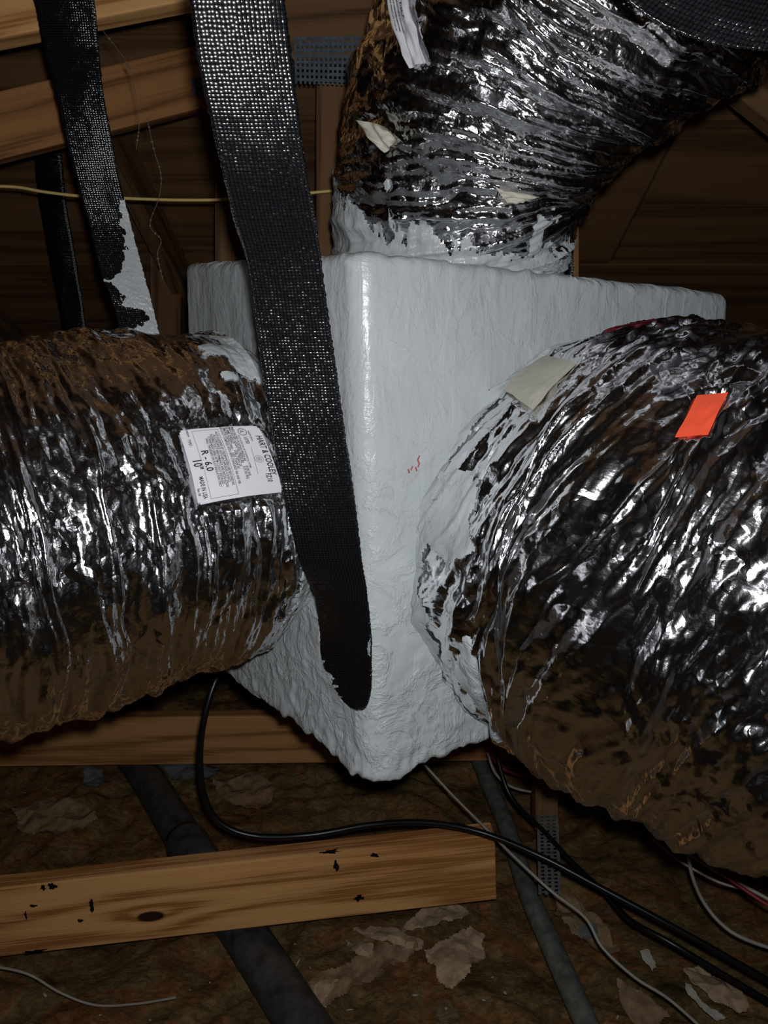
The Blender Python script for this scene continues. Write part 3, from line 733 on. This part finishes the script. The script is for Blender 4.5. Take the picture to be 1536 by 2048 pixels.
S1 = [(372, 562, -60, -60, .548, .562), (380, 570, 0, 0, .558, .573), (394, 584, 110, 110, .569, .584), (416, 598, 220, 220, .583, .597), (442, 612, 330, 330, .602, .615),
      (464, 630, 430, 430, .624, .635), (492, 643, 520, 520, .644, .653), (508, 656, 620, 620, .661, .669), (522, 672, 730, 730, .675, .683), (539, 687, 840, 840, .685, .694),
      (558, 702, 940, 940, .692, .704), (579, 715, 1040, 1040, .699, .714), (599, 724, 1120, 1120, .712, .725), (628, 734, 1190, 1190, .755, .735), (640, 741, 1260, 1260, .80, .740),
      (642, 742, 1310, 1310, .815, .742), (656, 742, 1355, 1350, .81, .743), (678, 740, 1392, 1385, .79, .744), (700, 732, 1414, 1410, .765, .746), (714, 722, 1420, 1419, .752, .748)]
s1, G1, N1 = strap(S1, 'wide black woven strap in front, running down to the lower box corner', n=420, nw=22, seed=3, wob=.0012)
S2 = [(50, 178, -50, -50, 1.02, 1.02), (68, 188, 0, 0, 1.02, 1.02), (84, 196, 85, 85, 1.03, 1.03), (92, 199, 120, 120, 1.03, 1.03), (112, 206, 190, 190, 1.03, 1.03), (134, 226, 290, 290, 1.03, 1.04), (156, 242, 370, 370, 1.03, 1.05),
      (178, 262, 450, 450, 1.03, 1.05), (200, 285, 540, 540, 1.02, 1.04), (226, 304, 610, 610, 1.01, 1.03), (248, 322, 690, 690, 1.00, 1.02), (262, 335, 760, 760, 1.02, 1.04)]
s2, G2, N2 = strap(S2, 'narrower black woven strap at left, splashed with grey mastic near the left duct', n=300, nw=18, seed=13)
def strap_mastic(par, G, N, mask, seed, dil=5):
    n, nw = G.shape[:2]; k = 4
    fi = np.linspace(0, n-1, n*2); fj = np.linspace(0, nw-1, nw*6)
    def rs(Aa):
        i = np.clip(fi.astype(int), 0, n-2); p = (fi-i)[:, None, None]; R_ = Aa[i]*(1-p)+Aa[i+1]*p
        j = np.clip(fj.astype(int), 0, nw-2); q = (fj-j)[None, :, None]; return R_[:, j]*(1-q)+R_[:, j+1]*q
    Gr = rs(G); Nr = rs(np.broadcast_to(N[:, None], G.shape))
    a = fi[:, None]/(n-1)+0*fj[None]; b = fj[None]/(nw-1)+0*fi[:, None]
    py = proj(Gr)[1]; mk = mask(a, b, py)
    P = Gr+Nr*(.0006+.0018*np.clip(mk, 0, .5)+.0006*fbm(a*200, b*20, seed, 3))[..., None]
    F = grid_faces(len(fi), len(fj)); keep = (mk.reshape(-1)[F] > 0).all(1)
    V, F2, _ = compact(P.reshape(-1, 3), F[keep]); return mesh_np('mastic_splash', V, F2, MASTIC, par)
strap_mastic(s2, G2, N2, lambda a, b, py: b-1+np.interp(py, [385, 400, 450, 480, 520, 545, 560, 590, 612, 622, 640, 655, 675], [-.4, .08, .26, .22, .38, .55, .95, .70, .82, .25, .30, .55, .75])+.20*fbm(a*60, b*5, 88, 4), 5)
strap_mastic(s1, G1, N1, lambda a, b, py: np.where((a > .80) & (a < .90), .16-b+.16*fbm(a*90, b*3, 66, 3)-3*np.abs(a-.85), -1), 6)
strap_mastic(s1, G1, N1, lambda a, b, py: np.where((a > .74) & (a < .80), b-.93+.05*fbm(a*120, b*3, 67, 3)-2*np.abs(a-.772), -1), 7)
S3 = [(60, 118, 250, 250, 1.75, 1.75), (78, 132, 400, 400, 1.75, 1.75), (100, 152, 520, 520, 1.75, 1.75), (125, 170, 640, 640, 1.75, 1.75), (140, 180, 740, 740, 1.75, 1.75)]
strap(S3, 'dim black strap hanging far back behind the narrow strap', n=100, nw=8, seed=23)
S4 = [(1085, 1160, 250, 250, 1.36, 1.33), (1088, 1158, 330, 330, 1.36, 1.33), (1092, 1150, 420, 420, 1.36, 1.33), (1095, 1146, 520, 520, 1.36, 1.33), (1095, 1146, 640, 640, 1.36, 1.33)]
strap(S4, 'black strap hanging behind the right side of the top duct neck', n=100, nw=8, seed=33)
S5 = [(1215, 1330, -60, -110, .50, .50), (1262, 1360, 5, -80, .50, .50), (1330, 1420, 52, -50, .50, .50), (1420, 1500, 84, -20, .50, .50), (1520, 1570, 98, 0, .50, .50), (1640, 1660, 95, 0, .50, .50), (1760, 1760, 70, -20, .50, .50)]
strap(S5, 'black strap looped under the top duct in the upper right corner', n=200, nw=22, seed=43)

# ------------------------------------------------------------------ wires, cables, pipes near the floor
def wire(name, pts, r, mat, label, cat='cable', n=None, group=None):
    P = np.array([pix(x, y, Y) for x, y, Y in pts]); P = catmull(P, n or 16*len(pts))
    o = clean_tube(name, P, r, mat, seg=8); tag(o, label, cat, group); return o
wire('black_cable', [(455, 1330, 1.15), (432, 1360, 1.12), (410, 1430, 1.10), (400, 1510, 1.10), (408, 1590, 1.10), (440, 1645, 1.10), (510, 1672, 1.10), (620, 1670, 1.10), (740, 1650, 1.12), (850, 1645, 1.14), (960, 1664, 1.14), (1080, 1712, 1.10), (1200, 1775, 1.06), (1330, 1845, 1.02), (1450, 1912, .99), (1620, 2010, .95)], .0050, BLACKC, 'black cable looping below the left duct and running right across the pipe')
wire('black_cable', [(985, 1480, 1.45), (1020, 1590, 1.40), (1090, 1665, 1.32), (1150, 1730, 1.25), (1215, 1790, 1.18), (1260, 1840, 1.10), (1340, 1885, 1.05), (1440, 1945, 1.02), (1600, 2040, .98)], .0048, BLACKC, 'second black cable, bent sharply before the lower right corner')
wire('white_wire', [(845, 1525, 1.35), (905, 1590, 1.30), (975, 1660, 1.22), (1030, 1715, 1.15), (1100, 1780, 1.10), (1170, 1835, 1.08), (1205, 1895, 1.05), (1270, 1955, 1.02), (1340, 2000, 1.0), (1430, 2080, .97)], .0025, WHITEC, 'long pale wire crossing the grey pipe to the bottom edge', 'wire')
wire('white_wire', [(975, 1505, 1.5), (990, 1545, 1.5), (1020, 1572, 1.5), (1068, 1584, 1.5), (1120, 1580, 1.5)], .0028, WHITEC, 'short pale wire curving in front of the wooden block', 'wire')
wire('white_wire', [(1300, 1672, 1.15), (1350, 1715, 1.12), (1390, 1740, 1.1), (1440, 1765, 1.08), (1497, 1781, 1.06)], .0022, WHITEC, 'thin pale wire just under the bottom of the right duct', 'wire')
wire('white_wire', [(1375, 1705, 1.05), (1420, 1735, 1.02), (1470, 1762, 1.0), (1540, 1800, .98)], .0026, WHITEC, 'pale wire running beside the red wire at the right edge', 'wire')
wire('white_wire', [(1376, 1706, 1.10), (1384, 1750, 1.10), (1405, 1800, 1.10), (1440, 1845, 1.08), (1490, 1878, 1.06), (1600, 1915, 1.04)], .0030, WHITEC, 'pale wire dropping in a curve to the right edge', 'wire')
wire('white_wire', [(-60, 1930, 1.12), (0, 1935, 1.12), (60, 1950, 1.12), (120, 1985, 1.12), (190, 2010, 1.12), (270, 2008, 1.12), (352, 1995, 1.12)], .0022, WHITEC, 'thin pale wire curling on the insulation at the lower left', 'wire')
wire('red_wire', [(968, 1482, 1.5), (985, 1515, 1.5), (1010, 1540, 1.5), (1068, 1556, 1.5), (1130, 1550, 1.5)], .0028, REDC, 'dark red wire under the box beside the short pale wire', 'wire')
wire('red_wire', [(1440, 1745, .98), (1490, 1780, .96), (1545, 1815, .94), (1620, 1850, .92)], .0028, REDC, 'dark red wire emerging below the right duct at the right edge', 'wire')
wire('yellow_wire', [(-60, 372, 1.38), (30, 374, 1.38), (90, 384, 1.38), (170, 393, 1.38), (260, 397, 1.38), (360, 400, 1.38), (470, 398, 1.38), (640, 384, 1.38), (760, 372, 1.38)], 0.0026, YELC, 'thin yellow wire stretched across the dark upper left', 'wire')

def pipe(name, pts, r, mat, label, coup=None):
    P = np.array([pixz(x, y, -.072) for x, y in pts]); P = catmull(P, 80)
    o = root(name, P[0]); tag(o, label, 'pipe')
    clean_tube('barrel', P, r, mat, o, seg=28)
    if coup:
        i0, i1, k = coup; Q = P[i0:i1]; rr = np.full(len(Q), r*k); rr[0] = rr[-1] = r*1.02
        c = clean_tube('coupling', Q, rr, mat, o, seg=28)
    return o
pipe('drain_pipe', [(190, 1425), (275, 1530), (345, 1640), (430, 1780), (500, 1885), (565, 1985), (650, 2120)], .042, PIPE_D, 'dusty black pipe passing under the near joist at lower left', (30, 37, 1.14))
pipe('conduit_pipe', [(925, 1440), (957, 1520), (1012, 1650), (1055, 1780), (1098, 1880), (1147, 1990), (1200, 2110)], .021, PIPE_G, 'mottled grey pipe running from under the box to the bottom edge', None)

# perforated hanger strip
def perf():
    P0, P1 = pix(1095, 1630, 1.36), pix(1100, 1790, 1.22)
    bm = bmesh.new(); x = Vector((.021, 0, 0)); k = 44
    P0 = Vector(P0); P1 = Vector(P1)
    g = [[bm.verts.new(P0+(P1-P0)*(i/k)+x*(j-3.5)/3.5) for j in range(8)] for i in range(k+1)]
    for i in range(k):
        for j in range(7):
            if i % 2 == 1 and j in (1, 3, 5): continue
            bm.faces.new((g[i][j], g[i][j+1], g[i+1][j+1], g[i+1][j]))
    r = bmesh.ops.extrude_face_region(bm, geom=bm.faces[:])
    for v in r['geom']:
        if isinstance(v, bmesh.types.BMVert): v.co += Vector((0, .001, -.0006))
    bmesh.ops.recalc_face_normals(bm, faces=bm.faces)
    me = bpy.data.meshes.new('perforated_strip'); bm.to_mesh(me); bm.free(); me.materials.append(STRIP)
    o = bpy.data.objects.new('perforated_strip', me); COL.objects.link(o); tag(o, 'perforated metal strip hanging beside the grey pipe', 'metal strip')
perf()

# ------------------------------------------------------------------ scraps of paper on the insulation
def scrap(outline, z, mat, label, name='kraft_paper_scrap', seed=0, cat='paper', amp=.012, grp=None):
    """crumpled sheet lying on the insulation; outline in photograph pixels dropped on the height z"""
    z -= .125; P = np.array([pixz(x, y, z) for x, y in outline])[:, :2]
    mn, mx = P.min(0), P.max(0); n = 46
    X, Y = np.meshgrid(np.linspace(mn[0], mx[0], n), np.linspace(mn[1], mx[1], n), indexing='ij')
    wx = X+.006*fbm(X*60, Y*60, seed, 3); wy = Y+.006*fbm(X*60, Y*60, seed+3, 3)
    ins = np.zeros(X.shape, bool); k = len(P)
    for i in range(k):
        a, b = P[i], P[(i+1) % k]
        c = ((a[1] > wy) != (b[1] > wy)) & (wx < (b[0]-a[0])*(wy-a[1])/(b[1]-a[1]+1e-12)+a[0]); ins ^= c
    Z = z+amp*tri(X/.05, Y/.05, seed+1)+amp*.4*tri(X/.018, Y/.03, seed+2)
    G = np.stack([X, Y, Z], -1).reshape(-1, 3); F = grid_faces(n, n); F = F[ins.reshape(-1)[F].all(1)]
    V, F, _ = compact(G, F); m = len(V); V2 = V-np.array([0, 0, .001])
    o = mesh_np(name, np.vstack([V, V2]), np.vstack([F, F[:, ::-1]+m]), mat, smooth=False, origin=V.mean(0))
    tag(o, label, cat, grp)
scrap([(845, 1895), (880, 1880), (940, 1850), (972, 1862), (968, 1910), (940, 1945), (905, 1980), (878, 1960), (870, 1930), (850, 1915)], .05, KRAFT, 'pale torn kraft paper left of the grey pipe near the bottom', seed=3)
scrap([(700, 1860), (760, 1850), (800, 1862), (850, 1880), (840, 1900), (780, 1888), (730, 1880)], .045, KRAFT, 'flat kraft paper strip left of the torn paper', seed=5)
scrap([(860, 1800), (930, 1808), (945, 1830), (900, 1850), (830, 1858), (790, 1866), (830, 1830)], .045, KRAFT, 'kraft paper flap just below the near joist end', seed=8)
scrap([(1365, 1935), (1400, 1930), (1450, 1955), (1500, 2000), (1490, 2030), (1440, 2010), (1380, 1970)], .045, KRAFT, 'long kraft paper piece at the lower right corner', seed=10)
scrap([(1370, 1968), (1382, 1975), (1420, 2010), (1455, 2030), (1440, 2040), (1405, 2015), (1375, 1990)], .062, CREAM, 'pale folded paper sliver in front of the lower right scrap', seed=12, amp=.006)
scrap([(1145, 1848), (1190, 1845), (1200, 1865), (1180, 1878), (1160, 1870)], .045, GREYL, 'small grey paper patch right of the grey pipe', seed=14, amp=.006)
scrap([(165, 1545), (180, 1535), (205, 1538), (208, 1565), (190, 1575), (168, 1568)], .05, GREYL, 'round grey wad on the insulation under the far joist', seed=16, amp=.01)
scrap([(1280, 1905), (1295, 1900), (1318, 1935), (1305, 1940)], .055, CREAM, 'little cream sliver between pale wire and black cable', seed=18, amp=.004)
scrap([(550, 2010), (640, 1960), (680, 1965), (640, 2010), (580, 2040)], .045, KRAFT, 'brown paper flake beside the black pipe at the bottom', seed=22)
scrap([(690, 1870), (750, 1890), (740, 1920), (700, 1905)], .04, KRAFT, 'small brown flake on the insulation right of the black pipe', seed=24)
scrap([(620, 1960), (720, 1905), (840, 1880), (850, 1900), (760, 1950), (650, 2005), (600, 2040), (580, 2020)], .035, KRAFT2, 'long brown paper ridge running from the black pipe toward the torn paper', seed=31, amp=.016)
scrap([(1110, 1790), (1160, 1800), (1210, 1850), (1240, 1900), (1200, 1905), (1150, 1870), (1110, 1830)], .04, KRAFT2, 'stained paper strip just right of the grey pipe, above the pale wire', seed=33)
scrap([(1230, 1960), (1300, 1990), (1340, 2040), (1290, 2060), (1240, 2010)], .035, KRAFT2, 'stained brown scrap under the pale wire at the bottom edge', seed=35)
scrap([(20, 1620), (90, 1590), (170, 1600), (200, 1640), (120, 1670), (40, 1665)], .035, KRAFT2, 'stained brown flap between the joists at the left edge', seed=37)
scrap([(420, 1560), (500, 1545), (560, 1570), (540, 1605), (450, 1610)], .03, KRAFT2, 'stained brown flap inside the loop of the black cable', seed=39)
scrap([(310, 1530), (350, 1525), (440, 1535), (420, 1555), (350, 1560)], .055, GREYL, 'grey liner strip beside the black pipe under the far joist', seed=41, amp=.006)
# crumbs
def chips():
    spots = [(50, 1586), (330, 1568), (515, 1760), (590, 1888), (596, 1925), (650, 2012), (300, 2040), (620, 1935), (892, 2017), (967, 2000), (830, 1990), (1010, 1985), (1235, 2035), (985, 1955), (1420, 1875), (1275, 1982), (700, 2020), (420, 1965), (380, 1980), (200, 2030), (90, 1990), (1120, 1960), (770, 1905), (860, 1760), (1300, 1800)]
    proto = None
    for i, (x, y) in enumerate(spots):
        p = pixz(x, y, -.085)
        if proto is None:
            bm = bmesh.new(); bmesh.ops.create_icosphere(bm, subdivisions=1, radius=1)
            for v in bm.verts: v.co = Vector((v.co.x*random.uniform(.7, 1.4), v.co.y*random.uniform(.4, .9), v.co.z*random.uniform(.3, .7)))
            me = bpy.data.meshes.new('crumb'); bm.to_mesh(me); bm.free(); me.materials.append(CHIP)
            o = bpy.data.objects.new('crumb', me); proto = o
        else: o = proto.copy()
        COL.objects.link(o); s = random.uniform(.002, .0042); o.scale = (s*random.uniform(.8, 2), s, s); o.rotation_euler = (random.random(), random.random(), random.random()*6); o.location = p
        tag(o, 'tiny pale crumb lying on the insulation', 'crumb', 'crumbs scattered on the insulation')
chips()

# dusty cobwebs hanging between the straps
def cobweb(pts, label):
    P = catmull(np.array([pix(x, y, Y) for x, y, Y in pts]), 60)
    o = root('cobweb', P[0]); tag(o, label, 'cobweb')
    V, F = tube(P, .0004, 5); mesh_np('strand', V, F[:-10], WEBDUST, o)
    VV = []; FF = []; b = 0
    for k in range(0, 60, 2):
        if random.random() < .45: continue
        bm = bmesh.new(); bmesh.ops.create_icosphere(bm, subdivisions=1, radius=random.uniform(.0008, .002))
        for v in bm.verts: VV.append(np.array(v.co[:])+P[k])
        for f in bm.faces: FF.append([v.index+b for v in f.verts])
        b += len(bm.verts); bm.free()
    d = mesh_np('dust', np.array(VV), np.array(FF), WEBDUST, o); d['kind'] = 'stuff'
cobweb([(205, 60, 1.0), (250, 120, 1.0), (265, 160, 1.0), (278, 240, 1.0), (272, 300, 1.0)], 'dusty cobweb thread beside the narrow strap, upper one')
cobweb([(295, 240, 1.0), (308, 300, 1.0), (322, 350, 1.0), (318, 395, 1.0), (300, 450, 1.0), (322, 480, 1.0), (315, 510, 1.0), (326, 560, 1.0)], 'dusty cobweb thread hanging across the yellow wire')

# faint red writing on the box face
def on_right_face(s, z, off=.004): return A[0]*0+np.array([A[0][0], A[0][1], 0])+E1*s+N_R*off+np.array([0, 0, z])
def red_marks():
    VV = []; FF = []; b = 0
    for k, (x, y) in enumerate([(818, 942), (824, 936), (833, 938), (838, 930), (837, 922), (838, 915)]):
        Y = .815; p = pix(x, y, Y)
        # slide onto the face plane
        cpos = np.array([0, 0, H]); d = p-cpos; a0 = on_right_face(0, 0, .0045); a0[2] = p[2]
        t = ((a0-cpos)@N_R)/(d@N_R); p = cpos+d*t
        e = np.array([0, 0, 1.0]); l = .0022; w_ = .0007
        dd = E1*(.5 if k % 2 else -.4)+e; dd = dd/np.linalg.norm(dd); ww = np.cross(dd, N_R)
        q = [p-dd*l-ww*w_, p+dd*l-ww*w_, p+dd*l+ww*w_, p-dd*l+ww*w_]
        VV += q+[v-N_R*.0006 for v in q]; FF += [(b, b+1, b+2, b+3), (b+7, b+6, b+5, b+4)]; b += 8
    m = mesh_np('red_marking', np.array(VV), np.array(FF), REDINK, BOX, smooth=False); m['label'] = 'faint red marker strokes'
red_marks()
for o in bpy.data.objects:
    if '_o' in o: del o['_o']
